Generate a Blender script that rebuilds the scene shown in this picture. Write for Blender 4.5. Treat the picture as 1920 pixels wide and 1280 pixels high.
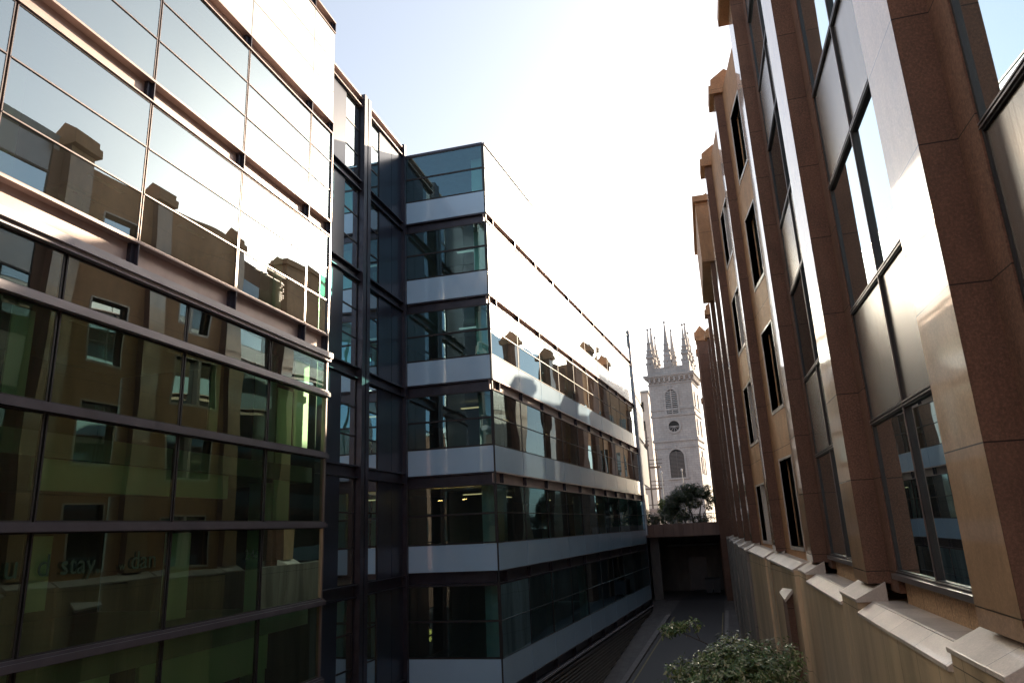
import bpy, math, random
from mathutils import Vector, Matrix
random.seed(7)
for o in list(bpy.data.objects): bpy.data.objects.remove(o)
sc = bpy.context.scene
COL = sc.collection
R = math.radians

# ------------------------------------------------------------------ camera
cd = bpy.data.cameras.new('camera'); cam = bpy.data.objects.new('camera', cd); COL.objects.link(cam)
cd.sensor_width = 36; cd.lens = 36*1315.715/1920; cd.clip_start = .05; cd.clip_end = 3000
rt = Vector((0.96475926, 0.25932864, -0.04458947)); dn = Vector((-0.10900854, 0.23966018, -0.96471765)); fw = Vector((-0.2394926, 0.93558092, 0.25948341))
cam.matrix_world = Matrix(((rt.x, -dn.x, -fw.x, 0), (rt.y, -dn.y, -fw.y, 0), (rt.z, -dn.z, -fw.z, 0), (0, 0, 0, 1)))
sc.camera = cam

# ------------------------------------------------------------------ light
SUN_AZ, SUN_EL = 26.0, 21.0            # azimuth from +Y towards +X
w = bpy.data.worlds.new('World'); sc.world = w; w.use_nodes = True
nt = w.node_tree; bg = nt.nodes['Background']
sky = nt.nodes.new('ShaderNodeTexSky'); sky.sky_type = 'NISHITA'; sky.sun_disc = False
sky.sun_elevation = R(SUN_EL); sky.sun_rotation = R(SUN_AZ)
sky.air_density = 1.0; sky.dust_density = 2.0; sky.ozone_density = 1.0
hs = nt.nodes.new('ShaderNodeHueSaturation'); hs.inputs['Saturation'].default_value = .7
nt.links.new(sky.outputs[0], hs.inputs['Color']); veil = nt.nodes.new('ShaderNodeMix'); veil.data_type = 'RGBA'; veil.blend_type = 'ADD'; veil.inputs[0].default_value = 1; veil.inputs[7].default_value = (1.05, 1.10, 1.15, 1)   # thin even high cloud
nt.links.new(hs.outputs[0], veil.inputs[6]); nt.links.new(veil.outputs[2], bg.inputs[0]); bg.inputs[1].default_value = .066
sd = Vector((math.sin(R(SUN_AZ))*math.cos(R(SUN_EL)), math.cos(R(SUN_AZ))*math.cos(R(SUN_EL)), math.sin(R(SUN_EL))))
ld = bpy.data.lights.new('sun', 'SUN'); ld.energy = 5.0; ld.angle = R(.5); ld.color = (1, .80, .58)
lo = bpy.data.objects.new('sun', ld); COL.objects.link(lo); lo.rotation_euler = sd.to_track_quat('Z', 'Y').to_euler()
lo.location = (20, 20, 60)
sc.view_settings.view_transform = 'Standard'; sc.view_settings.look = 'None'
sc.view_settings.exposure = 1.75; sc.view_settings.gamma = 1
cy = sc.cycles
cy.max_bounces = 9; cy.glossy_bounces = 5; cy.diffuse_bounces = 4; cy.transparent_max_bounces = 16
cy.caustics_reflective = True; cy.blur_glossy = .35; cy.sample_clamp_indirect = 60; cy.use_denoising = True

# ------------------------------------------------------------------ materials
M = {}
class N:
    def __init__(s, name):
        s.m = bpy.data.materials.new(name); s.m.use_nodes = True; s.t = s.m.node_tree
        s.b = s.t.nodes['Principled BSDF']; s.out = s.t.nodes['Material Output']; M[name] = s.m
    def n(s, typ, **k):
        x = s.t.nodes.new('ShaderNode'+typ)
        for a, v in k.items():
            if a in x.inputs: x.inputs[a].default_value = v
            else: setattr(x, a, v)
        return x
    def l(s, a, b): s.t.links.new(a, b)
    def noise(s, scale, mul=(1, 1, 1), detail=4, rough=.6):
        tc = s.n('TexCoord'); mp = s.n('Mapping'); mp.inputs['Scale'].default_value = mul
        s.l(tc.outputs['Object'], mp.inputs[0])
        nz = s.n('TexNoise'); nz.inputs['Scale'].default_value = scale; nz.inputs['Detail'].default_value = detail; nz.inputs['Roughness'].default_value = rough
        s.l(mp.outputs[0], nz.inputs['Vector']); return nz.outputs['Fac']
    def ramp(s, f, stops):
        r = s.n('ValToRGB'); e = r.color_ramp.elements
        while len(e) < len(stops): e.new(.5)
        for i, (p, c) in enumerate(stops): e[i].position = p; e[i].color = (*c, 1)
        s.l(f, r.inputs[0]); return r.outputs[0]
    def math(s, op, a, b=None, c=None):
        x = s.n('Math', operation=op)
        for i, v in enumerate((a, b, c)):
            if v is None: continue
            if isinstance(v, (int, float)): x.inputs[i].default_value = v
            else: s.l(v, x.inputs[i])
        return x.outputs[0]
    def mix(s, f, a, b, blend='MIX'):
        x = s.n('Mix', data_type='RGBA', blend_type=blend)
        for i, v in ((0, f), (6, a), (7, b)):
            if isinstance(v, (int, float)): x.inputs[i].default_value = v
            elif isinstance(v, tuple): x.inputs[i].default_value = (*v, 1)
            else: s.l(v, x.inputs[i])
        return x.outputs[2]
    def xyz(s):
        tc = s.n('TexCoord'); sp = s.n('SeparateXYZ'); s.l(tc.outputs['Object'], sp.inputs[0]); return sp.outputs
    def bump(s, h, strength=.3, dist=.01):
        x = s.n('Bump'); x.inputs['Strength'].default_value = strength; x.inputs['Distance'].default_value = dist
        s.l(h, x.inputs['Height']); return x.outputs[0]
    def joint(s, coord, period, width, off=0):      # 1 on a joint line
        f = s.math('FRACT', s.math('ADD', s.math('DIVIDE', coord, period), off))
        return s.math('LESS_THAN', f, width/period)

def plain(name, col, rough=.6, metal=0, var=.15, scale=3, mul=(1, 1, 1), bump=0, spec=.5, coat=0):
    a = N(name); f = a.noise(scale, mul)
    c = a.ramp(f, [(.3, tuple(x*(1-var) for x in col)), (.7, tuple(min(1, x*(1+var)) for x in col))])
    a.l(c, a.b.inputs['Base Color']); a.b.inputs['Roughness'].default_value = rough; a.b.inputs['Metallic'].default_value = metal
    a.b.inputs['Specular IOR Level'].default_value = spec; a.b.inputs['Coat Weight'].default_value = coat; a.b.inputs['Coat Roughness'].default_value = .03
    if bump: a.l(a.bump(a.noise(scale*12), bump, .01), a.b.inputs['Normal'])
    return a

def glass(name, tint, base=.16, ior=1.7, warp=.0015, scale=.5, refl=(.84, .97, 1)):
    a = N(name); a.t.nodes.remove(a.b)
    tr = a.n('BsdfTransparent'); tr.inputs[0].default_value = (*tint, 1)
    gl = a.n('BsdfGlossy'); gl.inputs['Roughness'].default_value = 0; gl.inputs['Color'].default_value = (*refl, 1)
    fr = a.n('Fresnel'); fr.inputs['IOR'].default_value = ior
    f = a.math('ADD', a.math('MULTIPLY', fr.outputs[0], 1-base), base)
    # panes are never perfectly flat: gentle waves and a slight tilt per pane
    b = a.bump(a.noise(scale, (1, 1, 1), 1, .4), .6, warp*8)
    oi = a.n('ObjectInfo'); wn = a.n('TexWhiteNoise', noise_dimensions='1D'); a.l(oi.outputs['Random'], wn.inputs['W'])
    v = a.n('VectorMath', operation='SUBTRACT'); a.l(wn.outputs['Color'], v.inputs[0]); v.inputs[1].default_value = (.5, .5, .5)
    v2 = a.n('VectorMath', operation='SCALE'); a.l(v.outputs[0], v2.inputs[0]); v2.inputs['Scale'].default_value = .012
    v3 = a.n('VectorMath', operation='ADD'); a.l(b, v3.inputs[0]); a.l(v2.outputs[0], v3.inputs[1])
    v4 = a.n('VectorMath', operation='NORMALIZE'); a.l(v3.outputs[0], v4.inputs[0])
    a.l(v4.outputs[0], gl.inputs['Normal'])
    # thin film of street dust
    df = a.n('BsdfDiffuse'); df.inputs[0].default_value = (.45, .42, .38, 1)
    m0 = a.n('MixShader'); a.l(a.math('MULTIPLY', a.noise(1.2, (1, 1, .25), 5), .05), m0.inputs[0])
    mx = a.n('MixShader'); a.l(f, mx.inputs[0]); a.l(tr.outputs[0], mx.inputs[1]); a.l(gl.outputs[0], mx.inputs[2])
    a.l(mx.outputs[0], m0.inputs[1]); a.l(df.outputs[0], m0.inputs[2]); a.l(m0.outputs[0], a.out.inputs[0])
    return a
glass('green_glass', (.34, .68, .42), .28, 1.8, .003, .35)
glass('deep_green_glass', (.52, .84, .58), .12, 1.65, .0025, .4, (.72, .92, .70))
glass('blue_glass', (.36, .56, .60), .34, 1.7, .0025, .45)
glass('clear_dark_glass', (.28, .50, .52), .10, 1.6, .004, .35, (.50, .84, 1))
glass('bronze_glass', (.16, .24, .20), .22, 1.8, .003, .35)

plain('white_panel', (.62, .63, .62), .34, 0, .03, .6, coat=.35)
plain('band_panel', (.36, .53, .69), .22, 0, .05, .5, coat=.8)
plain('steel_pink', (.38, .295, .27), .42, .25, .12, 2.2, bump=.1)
plain('dark_and_shaded_steel', (.048, .047, .064), .36, .5, .2, 3, bump=.1)
plain('frame_dark', (.018, .018, .02), .55, 0, .2, 3)
plain('mullion_metal', (.20, .17, .165), .35, .6, .1, 4)
plain('sill_metal', (.36, .34, .36), .38, .4, .12, 1.5, (1, 1, 4))
plain('shaded_rail', (.10, .095, .115), .4, .3, .15, 2)
plain('slab', (.34, .34, .32), .8, 0, .08, 1)
plain('interior_wall', (.15, .16, .13), .8, 0, .1, .6)
plain('interior_white', (.86, .90, .80), .6, 0, .05, .6)
plain('carpet', (.10, .09, .09), .9, 0, .2, 3)
plain('roof_grey', (.25, .25, .25), .8)
plain('dark_cladding', (.030, .036, .055), .28, .35, .25, .8, (1, 1, .4))
plain('louvre_metal', (.30, .27, .25), .35, .5, .2, 3)
plain('concrete_dark', (.14, .12, .11), .85, 0, .3, 1.3, (1, 1, .5), .25)
plain('bark', (.07, .05, .04), .9, 0, .3, 8, bump=.6)
plain('rail_metal', (.08, .07, .07), .45, .5)
plain('scaffold_tube', (.12, .10, .09), .5, .3)
plain('pole_metal', (.45, .44, .42), .4, .5)
plain('board_wood', (.16, .12, .09), .8)
plain('cardboard', (.52, .50, .36), .75, 0, .08, 2)
plain('pale_render', (.50, .46, .43), .85, 0, .1, 1)
plain('slot_dark', (.015, .013, .012), .7)
plain('bin_plastic', (.04, .04, .045), .5)
plain('soil', (.05, .04, .03), .95, 0, .3, 5)
plain('lettering_green', (.01, .045, .02), .5)
plain('frosted_white', (.8, .8, .78), .6)
plain('kerb_stone', (.20, .18, .175), .8, 0, .2, 4, bump=.2)
plain('yellow_paint', (.24, .19, .10), .7, 0, .3, 9)

a = N('lamp_glow'); a.b.inputs['Emission Color'].default_value = (1, .45, .08, 1); a.b.inputs['Emission Strength'].default_value = 3; a.b.inputs['Base Color'].default_value = (.8, .5, .2, 1)
a = N('office_light'); a.b.inputs['Emission Color'].default_value = (.95, 1, .88, 1); a.b.inputs['Emission Strength'].default_value = .15
a = N('warm_office_light'); a.b.inputs['Emission Color'].default_value = (1, .55, .25, 1); a.b.inputs['Emission Strength'].default_value = .35
a = N('uplight_glow'); a.b.inputs['Emission Color'].default_value = (1, .42, .12, 1); a.b.inputs['Emission Strength'].default_value = 45

def granite(name, col, rough, coat=0, spk=.45, period=1.45, off=0, streak=0, vj=0, width=.014, bump=.3):
    a = N(name); X = a.xyz()
    g = a.noise(34, (1, 1, 1), 3, .8); big = a.noise(.9, (1, 1, .5), 4)
    c = a.ramp(g, [(.36, tuple(x*(1-spk) for x in col)), (.52, col), (.66, tuple(min(1, x*(1+spk*1.4)) for x in col))])
    c = a.mix(a.math('MULTIPLY', big, .5), c, tuple(x*.62 for x in col))
    if period:
        blk = a.n('TexWhiteNoise', noise_dimensions='1D')
        a.l(a.math('ADD', a.math('FLOOR', a.math('ADD', a.math('DIVIDE', X['Z'], period), off)), a.math('MULTIPLY', a.math('FLOOR', a.math('DIVIDE', X['Y'], 1.55)), 7.3)), blk.inputs['W'])
        c = a.mix(a.math('MULTIPLY', blk.outputs['Value'], .38), c, tuple(x*.5 for x in col))
        mot = a.noise(2.6, (1, 1, .45), 6, .75)
        c = a.mix(.28, c, a.ramp(mot, [(.36, tuple(x*.5 for x in col)), (.62, tuple(min(1, x*1.45) for x in col))]))
    if streak:
        st = a.noise(1.0, (1.5, 1.5, .13), 4, .5)
        c = a.mix(streak, c, a.ramp(st, [(.34, tuple(x*.38 for x in col)), (.5, tuple(x*.9 for x in col)), (.66, tuple(min(1, x*1.3) for x in col))]))
        pt = a.n('TexWhiteNoise', noise_dimensions='1D'); a.l(a.math('FLOOR', a.math('ADD', a.math('DIVIDE', X['Y'], vj or 1), .3)), pt.inputs['W'])
        c = a.mix(a.math('MULTIPLY', pt.outputs['Value'], .35), c, tuple(x*.55 for x in col))
    j = a.joint(X['Z'], period, width, off) if period else None
    if vj:
        v = a.joint(X['Y'], vj, .010, .3); j = v if j is None else a.math('MAXIMUM', j, v)
    if j is not None: c = a.mix(j, c, tuple(x*.12 for x in col))
    a.l(c, a.b.inputs['Base Color'])
    r = a.math('ADD', a.math('MULTIPLY', big, .16), rough-.08); a.l(r, a.b.inputs['Roughness'])
    a.b.inputs['Coat Weight'].default_value = coat; a.b.inputs['Coat Roughness'].default_value = .05; a.b.inputs['Coat IOR'].default_value = 1.6
    a.l(a.bump(g, bump, .004), a.b.inputs['Normal'])
    if coat:
        a.l(a.bump(a.noise(1.1, (1, 1, 1), 1), .25, .006), a.b.inputs['Coat Normal'])
    return a
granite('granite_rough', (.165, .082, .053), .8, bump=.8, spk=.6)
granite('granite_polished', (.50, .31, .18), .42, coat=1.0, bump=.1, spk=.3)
granite('granite_wall', (.44, .225, .105), .7, bump=.5)
granite('granite_sill_wall', (.40, .24, .13), .75, period=0, vj=.62, bump=.6)
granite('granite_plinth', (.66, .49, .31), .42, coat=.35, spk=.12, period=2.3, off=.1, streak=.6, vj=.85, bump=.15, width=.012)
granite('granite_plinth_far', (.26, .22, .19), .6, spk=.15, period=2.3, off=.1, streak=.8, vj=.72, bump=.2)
granite('granite_coping', (.62, .53, .46), .5, coat=.3, spk=.18, period=0, vj=1.15, streak=.25, bump=.2)
granite('granite_bridge', (.24, .15, .12), .8, spk=.2, period=0, streak=.6)

def metalpanel():
    a = N('brushed_panel')
    f = a.noise(1.0, (40, 40, .6), 3, .6)
    a.l(a.ramp(f, [(.3, (.30, .265, .24)), (.7, (.42, .38, .35))]), a.b.inputs['Base Color'])
    a.b.inputs['Metallic'].default_value = .75; a.b.inputs['Roughness'].default_value = .27
    a.l(a.bump(f, .05, .002), a.b.inputs['Normal'])
metalpanel()

def ashlar(name, col, bw=.7, bh=.34, mortar=.012):
    a = N(name); tc = a.n('TexCoord'); mp = a.n('Mapping'); mp.inputs['Rotation'].default_value = (R(90), 0, 0)
    X = a.xyz(); cb = a.n('CombineXYZ'); a.l(a.math('ADD', X['X'], X['Y']), cb.inputs[0]); a.l(X['Z'], cb.inputs[1])
    br = a.n('TexBrick'); a.l(cb.outputs[0], br.inputs['Vector'])
    br.inputs['Scale'].default_value = 1; br.inputs['Brick Width'].default_value = bw; br.inputs['Row Height'].default_value = bh; br.inputs['Mortar Size'].default_value = mortar
    br.inputs['Color1'].default_value = (*col, 1); br.inputs['Color2'].default_value = (*[c*.86 for c in col], 1); br.inputs['Mortar'].default_value = (*[c*.45 for c in col], 1)
    d = a.noise(.5, (1, 1, .6), 6, .7)
    c = a.mix(a.ramp(d, [(.42, (0, 0, 0)), (.75, (1, 1, 1))]), br.outputs['Color'], tuple(x*.62 for x in col))
    a.l(c, a.b.inputs['Base Color']); a.b.inputs['Roughness'].default_value = .9
    a.l(a.bump(a.noise(9), .3, .03), a.b.inputs['Normal'])
ashlar('portland_stone', (.44, .41, .395))
ashlar('brick_red', (.26, .11, .07), .22, .075, .008)

a = N('asphalt'); g = a.noise(60, detail=3); b_ = a.noise(.5, (1, .3, 1), 4)
a.l(a.mix(b_, a.ramp(g, [(.3, (.022, .021, .024)), (.7, (.05, .048, .05))]), (.05, .047, .05)), a.b.inputs['Base Color']); a.b.inputs['Roughness'].default_value = .62
a.l(a.bump(g, .5, .01), a.b.inputs['Normal'])
a = N('paving'); X = a.xyz()
j = a.math('MAXIMUM', a.joint(X['Y'], .6, .012), a.joint(X['X'], .45, .010))
a.l(a.mix(j, a.ramp(a.noise(2.5), [(.3, (.075, .065, .065)), (.7, (.13, .115, .11))]), (.04, .035, .03)), a.b.inputs['Base Color']); a.b.inputs['Roughness'].default_value = .7

def leafmat(name, c1, c2, c3, rough=.35, trans=.25):
    a = N(name); gi = a.n('NewGeometry')
    c = a.ramp(gi.outputs['Random Per Island'], [(0, c1), (.6, c2), (1, c3)])
    a.l(c, a.b.inputs['Base Color']); a.b.inputs['Roughness'].default_value = rough
    tl = a.n('BsdfTranslucent'); a.l(c, tl.inputs[0]); mx = a.n('MixShader'); mx.inputs[0].default_value = trans
    a.l(a.b.outputs[0], mx.inputs[1]); a.l(tl.outputs[0], mx.inputs[2]); a.l(mx.outputs[0], a.out.inputs[0])
leafmat('leaf_glossy', (.06, .12, .04), (.18, .24, .09), (.48, .46, .28), .2)
leafmat('leaf_dark', (.018, .034, .018), (.045, .075, .035), (.08, .11, .045), .45)
leafmat('leaf_bright', (.05, .10, .02), (.10, .17, .03), (.16, .22, .05), .5, .4)

# ------------------------------------------------------------------ mesh helpers
def frame(ox, oy, yaw):
    """local (s along facade, o outward, z) -> world; yaw measured from +Y towards +X"""
    sx, sy = math.sin(yaw), math.cos(yaw)
    return lambda p: (ox+p[0]*sx+p[1]*sy, oy+p[0]*sy-p[1]*sx, p[2])
IDT = lambda p: p
class MB:
    def __init__(s, T=IDT): s.v = []; s.f = []; s.mi = []; s.T = T; s.cur = 0
    def add(s, pts, faces):
        n = len(s.v); s.v += [s.T(p) for p in pts]
        for f in faces: s.f.append([n+i for i in f]); s.mi.append(s.cur)
        return s
    def box(s, x0, x1, y0, y1, z0, z1):
        P = [(x, y, z) for x in (x0, x1) for y in (y0, y1) for z in (z0, z1)]
        return s.add(P, [(0, 1, 3, 2), (4, 6, 7, 5), (0, 4, 5, 1), (2, 3, 7, 6), (0, 2, 6, 4), (1, 5, 7, 3)])
    def quad(s, *p): return s.add(list(p), [tuple(range(len(p)))])
    def prism(s, poly, z0, z1):       # polygon in local xy, extruded in z
        n = len(poly); P = [(x, y, z0) for x, y in poly]+[(x, y, z1) for x, y in poly]
        return s.add(P, [tuple(range(n)), tuple(range(n, 2*n))]+[(i, (i+1) % n, n+(i+1) % n, n+i) for i in range(n)])
    def extr(s, prof, y0, y1):        # profile of (x,z) swept along local y
        n = len(prof); P = [(x, y0, z) for x, z in prof]+[(x, y1, z) for x, z in prof]
        return s.add(P, [tuple(range(n)), tuple(range(n, 2*n))]+[(i, (i+1) % n, n+(i+1) % n, n+i) for i in range(n)])
    def lathe(s, cx, cy, prof, n=12, sq=False):
        P = []; m = len(prof)
        for r, z in prof:
            for k in range(n):
                t = 2*math.pi*(k+.5)/n; rr = r/math.cos(math.pi/n) if sq else r
                P.append((cx+rr*math.cos(t), cy+rr*math.sin(t), z))
        F = [(i*n+k, i*n+(k+1) % n, (i+1)*n+(k+1) % n, (i+1)*n+k) for i in range(m-1) for k in range(n)]
        F += [tuple(range(n)), tuple(range((m-1)*n, m*n))]
        return s.add(P, F)
    def tube(s, pts, rads, n=7):
        P = []; m = len(pts)
        for i, p in enumerate(pts):
            a = Vector(pts[max(0, i-1)]); b = Vector(pts[min(m-1, i+1)]); d = (b-a).normalized()
            u = d.cross(Vector((0, 0, 1)) if abs(d.z) < .9 else Vector((1, 0, 0))).normalized(); v = d.cross(u)
            r = rads[i] if isinstance(rads, (list, tuple)) else rads
            for k in range(n):
                t = 2*math.pi*k/n; q = Vector(p)+r*(u*math.cos(t)+v*math.sin(t)); P.append(tuple(q))
        F = [(i*n+k, i*n+(k+1) % n, (i+1)*n+(k+1) % n, (i+1)*n+k) for i in range(m-1) for k in range(n)]
        F += [tuple(range(n)), tuple(range((m-1)*n, m*n))]
        return s.add(P, F)
    def build(s, name, mats, parent=None, smooth=False, bevel=0, recalc=True):
        o = None
        base = Vector((0, 0, 0)); q = parent
        while q is not None: base += q.location; q = q.parent
        me = bpy.data.meshes.new(name)
        me.from_pydata([tuple(Vector(v)-base) for v in s.v], [], s.f)
        if isinstance(mats, str): mats = [mats]
        for m in mats: me.materials.append(M[m])
        if len(mats) > 1: me.polygons.foreach_set('material_index', s.mi)
        if recalc:
            import bmesh
            bm = bmesh.new(); bm.from_mesh(me); bmesh.ops.recalc_face_normals(bm, faces=bm.faces)
            bm.to_mesh(me); bm.free()
        if smooth: me.polygons.foreach_set('use_smooth', [True]*len(me.polygons))
        me.update()
        o = bpy.data.objects.new(name, me); COL.objects.link(o); o.parent = parent
        if bevel:
            b = o.modifiers.new('bevel', 'BEVEL'); b.width = bevel; b.segments = 2; b.limit_method = 'ANGLE'
        return o
def thing(name, loc, label, cat, group=None):
    o = bpy.data.objects.new(name, None); COL.objects.link(o); o.location = loc; o.empty_display_size = .5
    o['label'] = label; o['category'] = cat
    if group: o['group'] = group
    return o
def tag(o, label, cat, group=None):
    o['label'] = label; o['category'] = cat
    if group: o['group'] = group
    return o
def struct(o): o['kind'] = 'structure'; return o
def ground_z(y):
    return -8.15 if y < 36 else (-12.11+.11*y if y < 58 else -5.73)

# ------------------------------------------------------------------ ground, road, pavements
def sheet(name, mat, xf0, xf1, ys, dz):
    b = MB()
    P = []
    for y in ys: P += [(xf0(y), y, ground_z(y)+dz), (xf1(y), y, ground_z(y)+dz)]
    b.add(P, [(2*i, 2*i+1, 2*i+3, 2*i+2) for i in range(len(ys)-1)])
    return struct(b.build(name, mat, recalc=False))
YS = [-40, 0, 20, 34, 36, 40, 45, 50, 54, 58, 62, 70]
g = MB(); gy = [-900, -40, 0, 20, 34, 36, 40, 45, 50, 54, 58, 62, 70, 120, 1500]; gx = [-900, -60, 60, 900]
P = [(x, y, ground_z(y)-.02) for y in gy for x in gx]
g.add(P, [(r*4+c, r*4+c+1, r*4+c+5, r*4+c+4) for r in range(len(gy)-1) for c in range(3)])
struct(g.build('ground', 'paving', recalc=False))
kl = lambda y: -4.74+(y-39.69)*.1211      # left kerb line
kr = lambda y: .13+(y-47.98)*.043         # right kerb line
sheet('road', 'asphalt', lambda y: kl(y)-.1, lambda y: kr(y)+.1, [y for y in YS if y <= 70], .01)
pave_y = [-20, 20, 36, 40, 45, 50, 52.2]
def raised(name, mat, f0, f1, ys, h):
    b = MB()
    for i in range(len(ys)-1):
        y0, y1 = ys[i], ys[i+1]
        P = [(f0(y0), y0, ground_z(y0)-.1), (f1(y0), y0, ground_z(y0)-.1), (f1(y1), y1, ground_z(y1)-.1), (f0(y1), y1, ground_z(y1)-.1)]
        P += [(x, y, ground_z(y)+h) for x, y, _ in P]
        b.add(P, [(4, 5, 6, 7), (0, 1, 5, 4), (3, 2, 6, 7), (1, 2, 6, 5), (0, 3, 7, 4)])
    return struct(b.build(name, mat))
raised('pavement', 'paving', lambda y: -11.5, lambda y: kl(y)-.32, pave_y, .12)
raised('kerb', 'kerb_stone', lambda y: kl(y)-.32, lambda y: kl(y)-.02, pave_y+[53.1], .124)
raised('pavement', 'paving', lambda y: kr(y)+.42, lambda y: 2.6, [30, 36, 40, 45, 50, 54], .12)
raised('kerb', 'kerb_stone', lambda y: kr(y)+.2, lambda y: kr(y)+.42, [30, 36, 40, 45, 50, 54.1], .124)
sheet('road_marking', 'yellow_paint', lambda y: kl(y)+.22, lambda y: kl(y)+.31, pave_y+[53], .016)
sheet('road_marking', 'yellow_paint', lambda y: kr(y)+.0, lambda y: kr(y)+.06, [30, 36, 40, 45, 50, 54], .016)

# ------------------------------------------------------------------ facade pieces
def window(root, T, s0, s1, z0, z1, rows, glassmat, fmat='mullion_metal', o=0, fw=.016, heavy=None, name='window'):
    b = MB(T); b.quad((s0, o, z0), (s1, o, z0), (s1, o, z1), (s0, o, z1)); w_ = b.build(name, glassmat, root)
    f = MB(T)
    f.box(s0, s0+fw, o-.05, o+.012, z0, z1); f.box(s1-fw, s1, o-.05, o+.012, z0, z1)
    f.box(s0+fw, s1-fw, o-.05, o+.015, z0, z0+fw); f.box(s0+fw, s1-fw, o-.05, o+.015, z1-fw, z1)
    h = heavy or fw*.8
    for k in range(1, rows):
        z = z0+(z1-z0)*k/rows; f.box(s0+fw, s1-fw, o-.05, o+.022, z-h, z+h)
    f.build('frame', fmat, w_)
    return w_
def beam(root, T, s0, s1, z0, z1, stiff, mat='steel_pink', out=.03, depth=.20, sw=.11, name='spandrel_beam'):
    b = MB(T)
    b.box(s0, s1, -depth, out, z1-.045, z1); b.box(s0, s1, -depth, out, z0, z0+.03)
    b.box(s0, s1, -depth, -depth+.05, z0+.04, z1-.045)
    B = b.build(name, [mat], root)
    if stiff:
        for s in stiff:
            if s0 <= s <= s1+.01:
                c = MB(T); c.box(s-sw, s+.0, -depth+.05, -.06, z0+.04, z1-.045); c.box(s-.01, s+.012, -depth+.05, out-.01, z0+.04, z1-.045)
                for zz in (.25, .5, .75):
                    z = z0+(z1-z0)*zz; c.box(s-sw-.015, s-sw+.01, -.1, -.07, z-.015, z+.015)
                c.build('stiffener', 'dark_and_shaded_steel', B)
    return B

# ------------------------------------------------------------------ near left office block
L = thing('glass_office_building', (-10, 6, -8.15), 'nearest green glass office block on the left with pinkish steel beams between floors', 'building')
TL = frame(-10, 0, 0)
S0, S1 = 1.36, 17.6
mu = [1.36, 4.36, 7.36, 10.36, 13.36, 16.36, 17.6]
for a_, b_ in zip(mu[:-1], mu[1:]):
    b = MB(TL)
    for k in range(3):
        z0 = 12.66+k*1.087; b.box(a_+.02, b_-.02, -.06, 0, z0+.02, z0+1.087-.02)
    b.build('white_panel', 'white_panel', L)
    window(L, TL, a_+.02, b_-.02, 9.29, 12.22, 3, 'green_glass', o=-.02)
    window(L, TL, a_+.02, b_-.02, 5.72, 8.74, 3, 'green_glass', o=-.02)
beam(L, TL, S0, S1, 15.93, 16.36, mu[1:])
beam(L, TL, S0, S1, 12.23, 12.66, mu[1:]); beam(L, TL, S0, S1, 8.76, 9.27, mu[1:]); beam(L, TL, S0, S1, 5.14, 5.70, mu[1:])
b = MB(TL); b.box(S0, S1+.06, -.2, .16, 4.98, 5.13); b.box(S0, S1+.06, -.2, .10, 4.90, 4.98); b.build('sill', 'sill_metal', L)
b = MB(TL); b.box(S0, S1+.0, -.03, -.005, 12.67, 15.92); b.build('panel_backing', 'frame_dark', L)
ml = [1.36, 2.86, 5.86, 8.86, 11.86, 14.86, 17.6]
rows = [(4.89, 4.04), (3.87, 2.31), (2.15, .45), (.30, -1.50), (-1.66, -3.40), (-3.56, -5.40), (-5.56, -7.9)]
for (zt, zb) in rows:
    for a_, b_ in zip(ml[:-1], ml[1:]): window(L, TL, a_+.02, b_-.02, zb, zt, 1, 'green_glass' if zt > 4 else 'deep_green_glass', 'frame_dark', o=-.02, fw=.028)
for z1, z0 in ((4.04, 3.87), (2.31, 2.15), (.45, .30), (-1.50, -1.66), (-3.40, -3.56), (-5.40, -5.56)):
    b = MB(TL); b.box(S0, S1+.05, -.15, .11, z0, z1-.05); b.box(S0, S1+.05, -.15, .05, z1-.05, z1); b.build('transom_rail', 'shaded_rail' if z1 < 3 else 'sill_metal', L)  # same rails throughout; shade on the lower ones is put into their colour
b = MB(TL); b.box(S0, S1, -.2, 0, -8.15, -7.9); b.build('base_rail', 'frame_dark', L)
for z in (15.93, 12.25, 8.8, 5.18, 1.6, -2.0, -5.5):
    b = MB(TL); b.box(S0+.1, S1-.15, -7, -.3, z-.1, z+.30); b.build('floor_slab', 'slab', L)
for z0, z1 in ((9.1, 12.1), (5.5, 8.7), (1.9, 5.0), (-1.7, 1.5), (-5.2, -2.1)):
    for s in (2.6, 8.1, 16.4):
        b = MB(TL); b.box(s, s+.42, -1.5, -1.08, z0, z1); b.build('column', 'interior_white', L)
b = MB(TL); b.box(S0+.1, S1-.15, -7.2, -7.0, -8.1, 16.2); b.build('back_wall', 'interior_wall', L)
for q in ((9.15, 14.1, .98, 1.88, -.45), (2.0, 8.3, .98, 1.88, -.6), (11.9, 16.0, -2.9, -2.1, -.5), (4.0, 11.2, -2.9, -2.1, -.5), (2, 16.5, -4.95, -4.4, -.5)):
    b = MB(TL); b.box(q[0], q[1], q[4]-.08, q[4], q[2], q[3]); b.build('balustrade_panel', 'interior_white', L)
for q in ((8.35, 8.75, 2.4, 3.86), (6.2, 7.0, .5, 3.86), (15.8, 16.5, .5, 3.86), (13.2, 13.5, 2.4, 4.0), (9.25, 9.6, -.9, .25), (12.2, 12.9, -1.4, .25), (16.6, 17.3, 2.4, 4.8), (7.4, 7.8, 4.1, 4.85)):
    b = MB(TL); b.box(q[0], q[1], -.42, -.38, q[2], q[3]); b.build('blind', 'interior_white', L)
for z in (12.05, 8.6, 5.0, 1.45):
    for s in (3.5, 6.5, 9.5, 12.5, 15.5):
        for o_ in (-3.2,):
            b = MB(TL); b.box(s-.5, s+.5, o_-.06, o_+.06, z-.04, z-.02); b.build('ceiling_light', 'frosted_white', L)
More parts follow.
